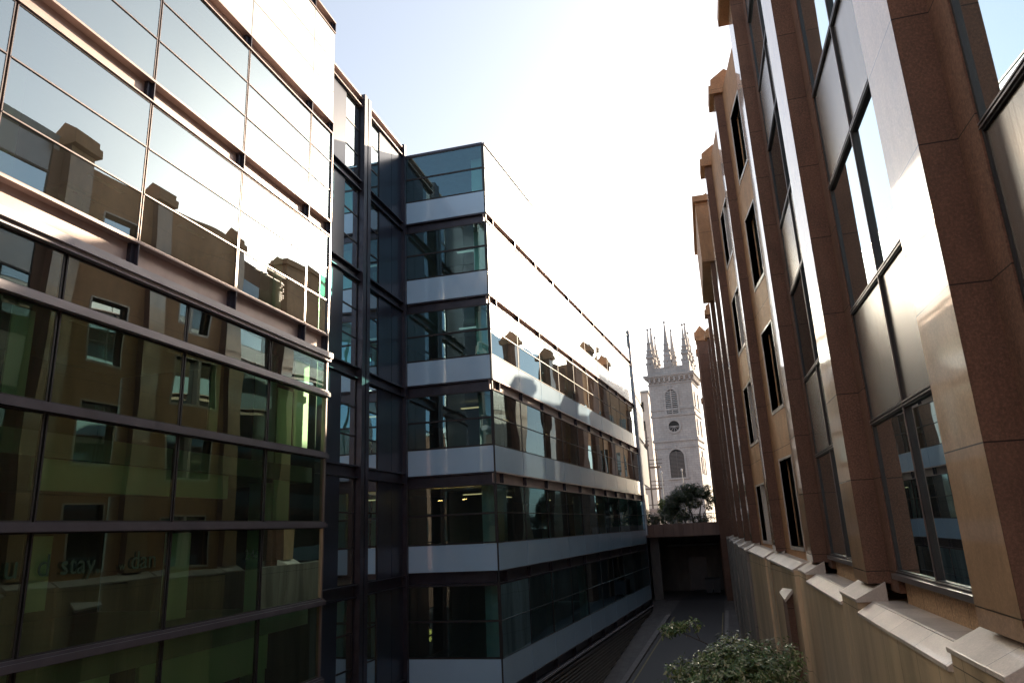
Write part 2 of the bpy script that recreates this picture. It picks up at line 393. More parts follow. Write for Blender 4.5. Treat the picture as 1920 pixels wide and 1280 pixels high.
# side, rear mass and roof
b = MB(TL); b.box(S0-.2, S0, -7.2, -.05, -8.1, 16.3); b.build('end_wall', 'interior_wall', L)
b = MB(TL); b.box(-14, S0-.2, -7.2, -.02, -8.1, 16.3); b.build('rear_wing', 'white_panel', L)
b = MB(TL); b.box(S1-.03, S1, -7.2, -.3, -8.1, 16.3); b.build('side_wall', 'dark_cladding', L)
b = MB(TL); b.box(-14, S1, -7.2, -.05, 16.36, 16.5); b.build('roof', 'roof_grey', L)
b = MB(TL)
for z1, z0 in ((12.22, 9.29), (8.74, 5.72), (4.89, -8.0)): b.box(S1-.06, S1+.01, -.10, .03, z0, z1)
b.build('corner_post', 'mullion_metal', L)
# dashes painting a reflection on one pane and lettering on the glass below
b = MB(TL); rr = random.Random(3)
for r_ in range(3):
    for k in range(26):
        s = 14.0+k*.052
        if r_ < 2 and k in (7, 8, 16): continue
        if r_ == 2 and rr.random() < .35: continue
        z = 6.70-r_*.05-(0 if r_ < 2 else .12); b.box(s, s+.036, .004, .008, z-.008, z+.008)
for k in range(9):
    for q in range(3):
        if rr.random() < .8: b.box(15.1+q*.07, 15.1+q*.07+.045, .004, .008, 6.44-k*.06, 6.455-k*.06)
b.build('pane_reflection', 'frosted_white', L)
def text(s, body, size, s0, z, parent, mat):
    c = bpy.data.curves.new('txt', 'FONT'); c.body = body; c.size = size; c.extrude = .002
    t = bpy.data.objects.new('txt', c); COL.objects.link(t); bpy.context.view_layer.update()
    me = bpy.data.meshes.new_from_object(t.evaluated_get(bpy.context.evaluated_depsgraph_get())); bpy.data.objects.remove(t)
    base = parent.location
    for v in me.vertices:
        x, y, zz = v.co; v.co = Vector((-9.98+zz*.5, s0+x, z+y))-base
    me.materials.clear(); me.materials.append(M[mat]); o = bpy.data.objects.new('lettering', me); COL.objects.link(o); o.parent = parent
for body, s0, sz in (('u', 8.45, .52), ('d', 9.0, .48), ('stay,', 9.42, .44), ('w', 10.62, .2), ('dan', 10.88, .44), ('2:46', 14.18, .30)):
    text(0, body, sz, s0, -.36, L, 'lettering_green')

def storage_box(y, z, w_, h, label):
    b = MB(); b.box(-10.75, -10.35, y, y+w_, z, z+h*.74); b.box(-10.76, -10.34, y-.01, y+w_+.01, z+h*.75, z+h)
    o = b.build('storage_box', 'cardboard', None); tag(o, label, 'box', 'archive boxes behind the office glass')
    c = MB(); c.box(-10.352, -10.338, y+w_*.38, y+w_*.62, z+h*.5, z+h*.6); c.build('hand_hole', 'slot_dark', o)
FZ = 5.48
storage_box(8.60, FZ+.30, .36, .28, 'pale storage box at the left end of the row of boxes inside the glass block')
storage_box(8.98, FZ+.30, .36, .28, 'lower storage box second from the left in the row behind the upper glass')
storage_box(9.36, FZ+.30, .36, .28, 'lower storage box third from the left, under the tallest stack of boxes')
storage_box(9.36, FZ+.59, .36, .28, 'topmost storage box of the stack behind the upper glass')
storage_box(9.74, FZ+.30, .34, .28, 'storage box at the right end of the row behind the upper glass')
storage_box(8.98, FZ+.59, .36, .28, 'upper storage box on top of the second box from the left')
b = MB(); b.box(-10.8, -10.3, 8.4, 10.2, FZ, FZ+.29); tag(b.build('low_shelf', 'interior_white'), 'low white shelf carrying the storage boxes inside the near glass block', 'shelf')

# ------------------------------------------------------------------ recessed link between the two blocks
K = thing('link_block', (-10.95, 21, -8.15), 'recessed dark clad link with twin steel columns between the two glass blocks', 'building')
TK = frame(-10.95, 0, 0)
kz = [16.15, 12.65, 9.12, 5.60, 2.28, -1.42, -4.9, -8.15]
for i, z in enumerate(kz[:-1]):
    beam(K, TK, 17.62, 25.28, z-.40, z, [], 'steel_pink' if i == 0 else 'dark_and_shaded_steel', out=.08, depth=.12)  # beams below the sunlit top one carry their shade as darker colour
    zt, zb = z-.40, kz[i+1]
    for s0, s1, nm, mt in ((17.62, 20.24, 'cladding_panel', 'dark_cladding'), (22.98, 24.13, 'cladding_panel', 'dark_cladding'), (24.14, 25.28, 'cladding_panel', 'dark_cladding')):
        b = MB(TK); b.box(s0+.01, s1-.01, -.1, -.02, zb, zt); b.build(nm, mt, K)
    for s0, s1 in ((20.25, 21.30), (21.98, 22.97)):
        window(K, TK, s0, s1, zb, zt, 3, 'blue_glass', 'frame_dark', o=-.06, fw=.03)
for s in (21.34, 21.66, 21.86):
    b = MB(TK); b.box(s, s+(.24 if s != 21.86 else .1), -.1, .16 if s != 21.86 else .05, -8.1, 16.3); b.build('column', 'dark_and_shaded_steel', K)
b = MB(TK); b.box(25.12, 25.28, -.1, .14, -8.1, 16.3); b.build('corner_column', 'dark_and_shaded_steel', K)
b = MB(TK); b.box(17.62, 25.28, -5, -4.9, -8.1, 16.1); b.build('back_wall', 'interior_wall', K)
for z in kz[:-1]:
    b = MB(TK); b.box(17.64, 25.27, -4.9, -.14, z-.38, z-.02); b.build('floor_slab', 'slab', K)
b = MB(TK); b.box(17.62, 25.28, -5, .0, 16.16, 16.3); b.build('roof', 'roof_grey', K)
for y, z, lb in ((22.05, 2.28-2.9, 'upper of the two small orange lamps glowing behind the narrow link windows'), (22.02, -1.42-2.75, 'lower of the two small orange lamps glowing behind the narrow link windows')):
    b = MB(); b.lathe(-11.25, y+.12, [(.05, z), (.055, z+.42), (.03, z+.44)], 10)
    tag(b.build('lamp', 'lamp_glow'), lb, 'lamp', 'orange lamps inside the link')

# ------------------------------------------------------------------ central office block
YC = 0.0949686
Cc = thing('banded_office_building', (-7.33, 25.3, -8.15), 'office block with pale blue glass bands and a sharp corner', 'building')
TC = frame(-7.33, 25.3, YC); TR = frame(-10.93, 25.3, math.pi/2)
LEN = 30.0
fl = [  # glass top, glass bottom, band bottom, beam bottom
    (15.70, 13.56, 12.60, 12.19), (12.19, 10.08, 9.07, 8.67), (8.67, 6.61, 5.66, 5.22), (5.22, 3.12, 2.14, 1.71), (1.71, -.40, -1.36, -1.81), (-1.81, -4.27, -5.26, -5.68)]
cm = [0]+[3.11+3.013*k for k in range(9)]+[LEN]
for i, (gt, gb, wb, bb) in enumerate(fl):
    window(Cc, TR, .06, 3.55, gb, gt, 2, 'clear_dark_glass', 'frame_dark', o=0, fw=.05, heavy=.035)
    b = MB(TR); b.box(.0, 3.59, -.08, .01, wb+.01, gb-.015); b.build('band_panel', 'band_panel', Cc)
    beam(Cc, TR, 0, 3.52, bb+.0, wb, [], 'dark_and_shaded_steel', out=-.02, depth=.2)
    for a_, b_ in zip(cm[:-1], cm[1:]):
        window(Cc, TC, a_+.012, b_-.012, gb+.01, gt-.01, 2, 'blue_glass' if i < 4 else 'clear_dark_glass', 'frame_dark', o=0, fw=.020)
        b = MB(TC); b.box(a_+.022, b_-.022, -.08, .01, wb+.01, gb-.01); b.build('band_panel', 'white_panel' if i < 1 else 'band_panel', Cc)
    b = MB(TC); b.box(.02, LEN-.02, -.12, -.085, wb, gb); b.build('panel_backing', 'frame_dark', Cc)
    st = [.72+3.0*k if k == 0 else 3.36+2.9*(k-1) for k in range(10)]
    beam(Cc, TC, .02, LEN, bb, wb, st, 'steel_pink' if i < 4 else 'dark_and_shaded_steel', out=.04, depth=.16, sw=.06)  # two lowest beams take a darker colour for the shade there
b = MB(TC); b.box(-.0, LEN, -.2, .04, 15.70, 15.78); b.build('roof_edge', 'dark_and_shaded_steel', Cc)
b = MB(TR); b.box(0, 3.56, -.2, .03, 15.70, 15.80); b.build('roof_edge', 'dark_and_shaded_steel', Cc)
b = MB(TR); b.box(3.545, 3.60, -.07, .015, -5.6, 15.7); b.build('corner_post', 'frame_dark', Cc)
b = MB(TR); b.box(-.02, .06, -.08, .03, -8.1, 15.7); b.build('corner_post', 'frame_dark', Cc)
e1 = TC((.3, -.25, 0)); e2 = TC((LEN-.2, -.25, 0))
poly = [(-10.9, 25.6), (e1[0], 25.6), (e2[0], e2[1]), (-17, e2[1]), (-17, 25.6)]
for (gt, gb, wb, bb) in fl:
    b = MB(); b.prism(poly, bb+.02, wb-.02); b.build('floor_slab', 'slab', Cc)
b = MB(); b.prism([(-17, 25.35), (-10.95, 25.35), (-10.95, 25.45), (-16.9, 25.45), (-16.9, 55), (-17, 55)], -8.1, 15.7); b.build('back_wall', 'interior_wall', Cc)
b = MB(); b.prism([(-13.2, 29), (-13.0, 29), (-11.2, 54), (-11.4, 54)], -8.1, 15.6); b.build('partition_wall', 'interior_wall', Cc)
b = MB(); b.prism([(-10.9, 29.6), (-8.6, 29.6), (-8.6, 29.75), (-10.9, 29.75)], -8.1, 15.6); b.build('partition_wall', 'interior_wall', Cc)
for s in (3.4, 9.4, 15.4, 21.4, 27.4):
    b = MB(TC); b.box(s, s+.35, -1.4, -1.05, -8.1, 15.6); b.build('column', 'interior_white', Cc)
for z, mt in ((11.9, 'office_light'), (8.4, 'office_light'), (4.95, 'warm_office_light'), (1.45, 'warm_office_light')):
    for s in (5, 11, 17, 23):
        b = MB(TC); b.box(s, s+1.3, -1.9, -1.75, z, z+.04); b.build('ceiling_light', mt, Cc)
    b = MB(TR); b.box(1.6, 2.7, -2.2, -2.06, z, z+.04); b.build('ceiling_light', mt, Cc)
b = MB(TR); b.box(2.75, 3.25, -1.2, -.9, -8.1, 15.6); b.build('column', 'interior_white', Cc)
b = MB(TC); b.box(LEN, LEN+.06, -10, .04, -6, 15.75); b.build('end_wall', 'dark_cladding', Cc)
b = MB(); b.prism([(-17, 25.3), (-7.35, 25.3), TC((LEN, -.02, 0))[:2], (-17, 55)], 15.705, 15.74); b.build('roof', 'roof_grey', Cc)
# glass fin standing at the far end of the long facade
b = MB(TC); b.box(LEN-.02, LEN+.16, .0, .14, -.8, 15.1); b.build('end_fin', 'sill_metal', Cc)
# louvred plinth
b = MB(TC); b.box(0, LEN, -.35, -.25, -8.3, -5.7); b.build('plinth_backing', 'slot_dark', Cc)
b = MB(TC)
for k in range(17):
    z = -6.02-k*.15; b.add([(0, .04, z), (0, .04, z+.035), (0, -.20, z+.10), (0, -.20, z+.07), (LEN, .04, z), (LEN, .04, z+.035), (LEN, -.20, z+.10), (LEN, -.20, z+.07)], [(0, 1, 2, 3), (4, 5, 6, 7), (0, 1, 5, 4), (1, 2, 6, 5), (2, 3, 7, 6), (3, 0, 4, 7)])
b.build('louvre', 'louvre_metal', Cc)
b = MB(TC); b.box(0, LEN, -.2, .10, -5.76, -5.69); b.box(0, LEN, -.2, .07, -5.93, -5.90); b.build('plinth_rail', 'sill_metal', Cc)
b = MB(TR); b.box(0, 3.59, -.2, -.02, -8.1, -5.3); b.build('plinth_backing', 'slot_dark', Cc)
for k, (x, lb) in enumerate(((-9.9, 'left of the two warm uplights on the office ceiling behind the corner glass'), (-8.9, 'right of the two warm uplights on the office ceiling behind the corner glass'))):
    b = MB(); b.lathe(x, 26.3, [(.03, 1.16), (.13, 1.30), (.125, 1.31), (.03, 1.19)], 14); o = tag(b.build('uplight', 'frame_dark'), lb, 'lamp', 'uplights in the corner office')
    c = MB(); c.lathe(x, 26.3, [(.085, 1.235), (.085, 1.245)], 12); c.build('bulb', 'uplight_glow', o)

# white clad stair bays beyond the banded block
F = thing('white_clad_building', (-4.6, 59, -5.7), 'white panelled building with projecting slabs just beyond the banded glass block', 'building')
for z0, z1, d in ((10.2, 13.3, 0.0), (6.7, 9.8, .05), (3.0, 6.2, .12), (-.4, 2.4, -.15)):
    b = MB(); b.box(-4.62+d, -4.44+d, 55.6, 62.2, z0, z1); b.build('cladding_panel', 'sill_metal' if z0 < 0 else 'white_panel', F, bevel=.02)
b = MB(); b.box(-12, -4.75, 55.5, 62, -5.7, 13.9); b.build('wall', 'dark_cladding', F)
b = MB()
for z in (9.9, 10.0, 10.1, 13.38, 13.5, 13.62, 6.3, 6.42, 6.54): b.box(-4.74, -4.5, 55.6, 62, z, z+.05)
b.build('louvre', 'louvre_metal', F)
b = MB(); b.box(-12.2, -4.62, 55.5, 62.3, 13.9, 13.98); b.build('roof', 'roof_grey', F)

# ------------------------------------------------------------------ granite building on the right
G = thing('granite_building', (3, 10, -8.15), 'red brown granite building with polished pilasters and bronze bay windows along the right', 'building')
def wx(y):   # front plane of the pilasters
    pts = [(-8, 2.4), (19.2, 2.4), (23.6, 1.94), (28.6, 1.57), (33.4, 1.55), (58, 1.53)]
    for (y0, x0), (y1, x1) in zip(pts[:-1], pts[1:]):
        if y <= y1: return x0+(x1-x0)*max(0, (y-y0))/(y1-y0)
    return pts[-1][1]
PIL = [(-5.0, 1.07, 15.3), (1.0, 1.07, 15.3), (7.0, 1.07, 15.3), (13.0, 1.07, 15.3), (19.2, 1.1, 15.3), (23.6, 1.0, 14.9), (28.6, 1.0, 14.7), (33.4, .9, 14.9), (39.8, .9, 13.6), (46.5, .9, 13.2), (52.7, .9, 13.2)]
FOOT = [-1.08]*5+[-.98, -.86, -.89, -.93, -.98, -.98]
for i, (y, wd, zt) in enumerate(PIL):
    p = wx(y)
    b = MB()
    # body: rough sides, polished front face
    X1, X2, Xb = p, p+.35, p+1.0; zf = FOOT[i]; dz = zf+1.08
    b.cur = 0
    b.add([(X1+.004, y, zf), (Xb, y, zf), (Xb, y, zt), (X1+.004, y, zt), (X1+.004, y+wd, zf), (Xb, y+wd, zf), (Xb, y+wd, zt), (X1+.004, y+wd, zt)],
          [(0, 1, 2, 3), (4, 5, 6, 7), (3, 2, 6, 7), (0, 1, 5, 4)])
    if i < 5: b.box(X2, Xb-.05, y-.45, y+wd+.43, -1.2, zt-.3)
    else: b.box(X2, Xb-.05, y-.2, y+wd+.2, -1.2, zt-.3)
    b.cur = 1; b.quad((X1, y, zf), (X1, y+wd, zf), (X1, y+wd, zt), (X1, y, zt))
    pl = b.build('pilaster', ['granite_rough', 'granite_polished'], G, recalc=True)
    ov = .30 if i in (4, 7) else .16
    c = MB(); c.box(p-ov, Xb, y-.12, y+wd+.12, zt, zt+.34); c.box(p-ov+.1, Xb, y-.05, y+wd+.05, zt+.34, zt+.62)
    c.extr([(p-ov+.1, zt+.62), (p+.9, zt+.62), (p+.45, zt+.98)], y-.05, y+wd+.05); c.build('cap', 'granite_wall', G)
    # sloping foot and pier below it
    ww = p-.23 if i < 6 else p-.30
    e = .06
    f = MB(); f.extr([(ww, -1.31+dz), (p+.25, -1.055+dz), (p+.25, -1.36+dz), (ww, -1.36+dz)], y-e, y+wd+.3+e); f.build('sloping_foot', 'granite_coping', G, bevel=.008)
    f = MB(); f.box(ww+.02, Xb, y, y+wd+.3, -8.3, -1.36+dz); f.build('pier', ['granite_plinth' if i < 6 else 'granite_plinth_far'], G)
# attic set back above the eaves
b = MB(); b.prism([(1.16, 33.2), (1.18, 40.2), (2.2, 40.2), (2.2, 33.2)], 12.1, 15.2); b.build('oriel', 'granite_wall', G)
c = MB(); c.box(1.04, 2.2, 33.0, 40.4, 15.2, 15.5); c.build('oriel_cornice', 'granite_wall', G)
# bay windows between the wide pilasters
BZ = [('w', -.90, 1.42), ('p', 1.42, 3.30), ('w', 3.30, 5.62), ('p', 5.62, 7.50), ('w', 7.50, 9.82), ('p', 9.82, 11.70), ('w', 11.70, 14.0), ('p', 14.0, 15.2)]
for (ya, wa, _), (yb, _, _) in zip(PIL[0:4], PIL[1:5]):
    s0, s1 = ya+wa+.43, yb-.45; sm = (s0+s1)/2; xg = 2.80
    for k, z0, z1 in BZ:
        if k == 'w':
            b = MB(); b.quad((xg, s0, z0), (xg, s1, z0), (xg, s1, z1), (xg, s0, z1)); W = b.build('window', 'bronze_glass', G)
        else:
            b = MB(); b.box(xg-.012, xg+.05, s0+.04, sm-.04, z0+.05, z1-.05); b.box(xg-.012, xg+.05, sm+.04, s1-.04, z0+.05, z1-.05); W = b.build('metal_panel', 'brushed_panel', G, bevel=.01)
        f = MB()
        f.box(xg-.03, xg+.05, s0, s0+.04, z0, z1); f.box(xg-.03, xg+.05, s1-.04, s1, z0, z1); f.box(xg-.045, xg+.05, sm-.03, sm+.03, z0+.05, z1-.05)
        f.box(xg-.04, xg+.05, s0+.04, s1-.04, z0, z0+.05); f.box(xg-.04, xg+.05, s0+.04, s1-.04, z1-.05, z1)
        f.build('frame', 'frame_dark', W)
        f = MB(); f.box(xg-.06, xg-.047, sm-.010, sm+.010, z0+.0, z1); f.box(xg-.06, xg-.045, s0+.02, s1-.02, z0-.025, z0-.006); f.box(xg-.06, xg-.045, s0+.02, s1-.02, z0+.018, z0+.037)
        f.build('glazing_bar', 'mullion_metal', W)
    f = MB(); f.box(xg-.13, xg+.05, s0, s1, -.98, -.902); f.build('window_sill', 'mullion_metal', G)
    b = MB(); b.box(2.84, 3.2, s0-.01, s1+.01, -1.42, -.982); b.build('sill_wall', 'granite_sill_wall', G)
    b = MB(); b.box(2.40, 3.2, ya+wa+.35, yb-.05, -1.5, -1.345); b.build('ledge', 'granite_coping', G)
    b = MB(); b.extr([(2.16, -1.50), (2.43, -1.335), (2.43, -1.55), (2.16, -1.55)], ya+wa+.38, yb-.07); b.build('coping', 'granite_coping', G, bevel=.006)
    b = MB(); b.box(2.19, 2.6, ya+wa+.32, yb, -8.3, -1.55); b.build('plinth_wall', 'granite_plinth', G)
    b = MB(); b.box(3.9, 4.0, s0-.5, s1+.5, -1.4, 15.1); b.build('room_wall', 'interior_wall', G)
    for z in (-1.0, 1.5, 5.7, 9.9, 14.1): b = MB(); b.box(2.95, 3.9, s0-.4, s1+.4, z+.1, z+1.6); b.build('floor_slab', 'slab', G)
# punched granite bays further along
def punched(y0, y1, wins, zs):
    """wall with openings built from strips; wins=(ya,yb) list"""
    x = lambda y: wx(y)+.30
    b = MB()
    def slab(ya, yb, z0, z1): b.prism([(x(ya), ya), (x(yb), yb), (x(yb)+.35, yb), (x(ya)+.35, ya)], z0, z1)
    ya_, yb_ = wins[0][0], wins[-1][1]
    slab(y0, ya_, -1.4, 15.0); slab(yb_, y1, -1.4, 15.0)
    last = -1.4
    for z0, z1 in zs+[(15.0, 15.0)]:
        slab(ya_, yb_, last, z0); last = z1
    b.build('granite_wall', 'granite_wall', G)
    for z0, z1 in zs:
        for ya, yb in wins:
            q = MB(); q.quad((x(ya)+.22, ya, z0), (x(yb)+.22, yb, z0), (x(yb)+.22, yb, z1), (x(ya)+.22, ya, z1)); W = q.build('window', 'bronze_glass', G)
            f = MB(); h = .05
            for c0, c1, c2, c3 in ((ya-.05, yb+.05, z0-.10, z0), (ya-.05, yb+.05, z1, z1+.06), (ya-.07, ya, z0, z1), (yb, yb+.07, z0, z1)):
                f.prism([(x(c0)-.02, c0), (x(c1)-.02, c1), (x(c1)+.2, c1), (x(c0)+.2, c0)], c2, c3)
            f.build('frame', 'granite_coping', W)
punched(20.3, 23.6, [(21.2, 22.8)], [(-.80, 1.65), (3.15, 5.60), (7.15, 9.50), (10.95, 13.35)])
punched(24.6, 28.6, [(25.7, 26.75), (26.9, 27.95)], [(-.75, 1.15), (2.7, 4.75), (6.2, 8.3), (9.8, 11.9)])
for (ya, wa, _), (yb, _, _) in zip(PIL[6:10], PIL[7:11]):
    y0, y1 = ya+wa+.3, yb-.3
    b = MB(); x0, x1 = wx(y0)+.5, wx(y1)+.5
    b.prism([(x0, y0), (x1, y1), (x1+.3, y1), (x0+.3, y0)], -1.4, 13.4); b.build('window_strip', 'bronze_glass', G)
# continuous copings and plinth of the far half
for y0, y1, za, zb in ((20.65, 23.6, -1.33, -1.2), (24.9, 28.6, -1.2, -1.1)):
    b = MB(); xa, xb = wx(y0)-.21, wx(y1)-.21
    b.add([(xa, y0, za), (xa+.30, y0, za+.17), (xa+.8, y0, za+.17), (xa+.8, y0, za-.06), (xa, y0, za-.06), (xb, y1, zb), (xb+.30, y1, zb+.17), (xb+.8, y1, zb+.17), (xb+.8, y1, zb-.06), (xb, y1, zb-.06)],
          [(0, 1, 2, 3, 4), (5, 6, 7, 8, 9), (0, 1, 6, 5), (1, 2, 7, 6), (4, 0, 5, 9), (3, 4, 9, 8), (2, 3, 8, 7)]); b.build('coping', 'granite_coping', G)
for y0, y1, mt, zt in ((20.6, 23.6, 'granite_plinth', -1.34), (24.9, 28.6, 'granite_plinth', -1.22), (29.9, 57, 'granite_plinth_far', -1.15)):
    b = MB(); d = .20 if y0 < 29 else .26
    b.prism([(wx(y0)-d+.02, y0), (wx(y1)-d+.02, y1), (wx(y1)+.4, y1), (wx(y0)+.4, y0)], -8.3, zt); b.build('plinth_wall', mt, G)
# raking buttress
b = MB(); b.add([(1.84, 22.3, -2.03), (1.84, 21.2, -2.12), (2.35, 22.3, -1.50), (2.35, 21.2, -1.57), (1.84, 22.3, -8.3), (1.84, 21.2, -8.3), (2.35, 22.3, -8.3), (2.35, 21.2, -8.3)], [(0, 1, 3, 2), (0, 1, 5, 4), (1, 3, 7, 5), (0, 2, 6, 4), (2, 3, 7, 6)])
b.build('buttress', 'granite_rough', G)
b = MB(); b.add([(1.78, 22.4, -2.03), (1.78, 21.1, -2.10), (2.2, 22.4, -1.60), (2.2, 21.1, -1.66), (1.80, 22.4, -2.11), (1.80, 21.1, -2.18), (2.22, 22.4, -1.68), (2.22, 21.1, -1.74)], [(0, 1, 3, 2), (4, 5, 7, 6), (0, 1, 5, 4), (2, 3, 7, 6), (1, 3, 7, 5), (0, 2, 6, 4)]); b.build('buttress_cap', 'granite_coping', G)
# eaves and mass behind
def mass(y0, y1, z1, off=.75):
    b = MB(); b.prism([(wx(y0)+off, y0), (wx(y1)+off, y1), (14, y1), (14, y0)], 13.8 if y0 < 28 else -8.2, z1); return b
mass(-6, 20.3, 15.25).build('parapet_wall', 'granite_wall', G)
mass(20.3, 28.6, 15.0, .5).build('parapet_wall', 'granite_wall', G)
mass(28.6, 40.2, 14.7, .8).build('rear_mass', 'granite_rough', G)
mass(40.2, 57.5, 13.4, .8).build('rear_mass', 'granite_rough', G)
b = MB(); b.box(4.05, 14, -6, 28.6, -8.2, 15.2); b.build('rear_mass', 'granite_rough', G)
b = MB(); b.box(2.95, 4.05, -6.2, -6.0, -8.2, 15.2); b.build('cross_wall', 'granite_rough', G)

# far granite wing stepping towards the lane
H = thing('granite_wing', (1.3, 62, -5.7), 'far shadowed granite wing with pointed caps stepping out beside the footbridge', 'building')
for y, x, zt in ((57.8, .88, 14.3), (61.5, .84, 15.6), (65, .86, 14.9), (72, .9, 11.5)):
    b = MB(); b.box(x, x+1.2, y, y+1.3, -5.8, zt); b.build('pilaster', 'granite_rough', H)
    c = MB(); c.box(x-.12, x+1.2, y-.1, y+1.4, zt, zt+.4); c.extr([(x-.05, zt+.4), (x+.9, zt+.4), (x+.42, zt+1.0)], y, y+1.3); c.build('cap', 'granite_wall', H)
b = MB(); b.box(1.2, 10, 58.1, 74, -5.8, 13.9); b.build('wall', 'granite_wall', H)
for y in (59.8, 63.7, 67.3, 70):
    for z in (1, 4.6, 8.2):
        b = MB(); b.box(1.17, 1.25, y, y+.9, z, z+2.2); b.build('window', 'bronze_glass', H)

# ------------------------------------------------------------------ footbridge deck with planter over the lane
B = thing('footbridge', (-1.8, 58.5, -5.73), 'stone faced road bridge with planter crossing the end of the lane', 'bridge')
b = MB()
for k in range(9):
    x0 = -5.6+k*.76; b.box(x0+.008, x0+.752, 58, 58.3, -1.02, -.05)
b.build('fascia', 'granite_bridge', B)
b = MB(); b.box(-6.5, 1.3, 58.25, 72, -1.05, -.55); b.build('deck', 'concrete_dark', B)
b = MB(); b.box(-4.55, -3.85, 59.0, 59.8, -5.8, -1.05); b.build('pillar', 'concrete_dark', B)
b = MB(); b.box(-6.5, 1.3, 66.5, 66.9, -5.8, -.6); b.box(-5.9, -5.5, 58.2, 66.5, -5.8, -1.0); b.build('abutment_wall', 'concrete_dark', B)
b = MB(); b.extr([(.95, -1.02), (1.3, -1.02), (1.3, -1.5)], 58.05, 66); b.box(.98, 1.3, 57.9, 66.5, -5.8, -1.02); b.build('haunch', 'concrete_dark', B)
b = MB(); b.box(-6.4, 1.2, 58.3, 71, -.55, -.14); b.build('planting_bed', 'soil', B)
b = MB()
for x in (-.6, .0, .6, 1.15): b.tube([(x, 60, -.2), (x, 60, .62)], .03, 6)
for z in (.62, .28): b.tube([(-2.0, 60, z), (1.2, 60, z)], .028, 6)
tag(b.build('railing', 'rail_metal'), 'dark two bar railing beside the tree on the bridge', 'railing')
for x, y, lb in ((-.35, 62.5, 'left of the two dark wheeled bins under the bridge'), (.25, 62.7, 'right of the two dark wheeled bins under the bridge')):
    b = MB(); b.add([(x-.25, y-.25, -5.6), (x+.25, y-.25, -5.6), (x+.25, y+.25, -5.6), (x-.25, y+.25, -5.6), (x-.3, y-.32, -4.6), (x+.3, y-.32, -4.6), (x+.3, y+.3, -4.6), (x-.3, y+.3, -4.6)], [(0, 1, 2, 3), (4, 5, 6, 7), (0, 1, 5, 4), (1, 2, 6, 5), (2, 3, 7, 6), (3, 0, 4, 7)])
    o = tag(b.build('wheeled_bin', 'bin_plastic'), lb, 'bin', 'bins under the bridge')
    b = MB(); b.add([(x-.33, y-.36, -4.6), (x+.33, y-.36, -4.6), (x+.33, y+.33, -4.52), (x-.33, y+.33, -4.52), (x-.3, y-.3, -4.5), (x+.3, y-.3, -4.5), (x+.3, y+.28, -4.44), (x-.3, y+.28, -4.44)], [(0, 1, 2, 3), (4, 5, 6, 7), (0, 1, 5, 4), (1, 2, 6, 5), (2, 3, 7, 6), (3, 0, 4, 7)]); b.build('lid', 'bin_plastic', o)
    for s in (-1, 1):
        b = MB(); b.tube([(x+s*.2, y+.22, -5.63), (x+s*.26, y+.22, -5.63)], .1, 10); b.build('wheel', 'slot_dark', o)

# ------------------------------------------------------------------ church tower
W_ = 6.6; TA = R(8)
T0 = (-6.45, 110, -5.73)
Tw = thing('church_tower', T0, 'pale stone church tower with arched openings and eight pinnacles at the end of the lane', 'church tower')
ca, sa = math.cos(TA), math.sin(TA)
TT = lambda p: (T0[0]+p[0]*ca+p[1]*sa, T0[1]-p[0]*sa+p[1]*ca, p[2])   # p = (right, back, z)
b = MB(TT); b.box(0, W_, 0, W_, -5.7, 22.0); b.build('shaft', 'portland_stone', Tw)
for o_, z0, z1 in ((.10, 20.75, 20.95), (.14, 15.75, 16.1), (.10, 16.75, 16.9), (.16, 11.9, 12.3), (.10, 10.9, 11.05)):
    b = MB(TT); b.box(-o_, W_+o_, -o_, W_+o_, z0, z1); b.build('string_course', 'portland_stone', Tw)
b = MB(TT)
for o_, z0, z1 in ((.2, 21.5, 21.75), (.45, 21.75, 22.0), (.62, 22.0, 22.35)): b.box(-o_, W_+o_, -o_, W_+o_, z0, z1)
for k in range(9):
    s = .15+k*.77; b.box(s, s+.28, -.42, -.0, 21.15, 21.74); b.box(W_, W_+.42, s, s+.28, 21.15, 21.74)
b.build('cornice', 'portland_stone', Tw)
b = MB(TT); t = .4
b.box(0, W_, 0, t, 22.35, 23.5); b.box(0, W_, W_-t, W_, 22.35, 23.5); b.box(0, t, t, W_-t, 22.35, 23.5); b.box(W_-t, W_, t, W_-t, 22.35, 23.5)
b.build('parapet', 'portland_stone', Tw)
def pinnacle(x, y, tall):
    b = MB(TT); z = 23.4; k = 1.13 if tall else 1.0
    prof = [(.55, 0), (.58, .5), (.46, .9), (.44, 1.7), (.60, 1.85), (.60, 2.05), (.38, 2.3), (.36, 2.9), (.48, 3.05), (.30, 3.3), (.26, 4.2), (.34, 4.3), (.17, 4.5), (.07, 6.3)] if not tall else \
           [(.62, 0), (.66, .5), (.52, .9), (.50, 1.6), (.58, 1.75), (.42, 2.1), (.36, 3.2), (.42, 3.3), (.30, 3.6), (.09, 6.4)]
    b.lathe(x, y, [(r_, z+h*k) for r_, h in prof], 4, True)
    # scrolls on the sides
    for dx, dy in ((1, 0), (-1, 0), (0, 1), (0, -1)):
        for h, r_, q in ((.9, .62, .16), (2.4, .48, .11)):
            b.lathe(x+dx*r_, y+dy*r_, [(.02, z+h*k-.2), (q, z+h*k), (q*.9, z+h*k+.2), (.02, z+h*k+.4)], 6)
    zt = z+6.4*k
    P = [(.05, zt-.1)]+[(.2*math.sin(math.pi*i/6), zt+.2-.2*math.cos(math.pi*i/6)) for i in range(1, 6)]+[(.04, zt+.42), (.02, zt+.62)]
    o = b.build('pinnacle', 'portland_stone', Tw)
    c = MB(TT); c.lathe(x, y, P, 10); c.build('finial', 'portland_stone', o)
for x in (.55, W_/2, W_-.55):
    for y in (.55, W_/2, W_-.55):
        if x == W_/2 and y == W_/2: continue
        pinnacle(x, y, (x == W_/2) != (y == W_/2))
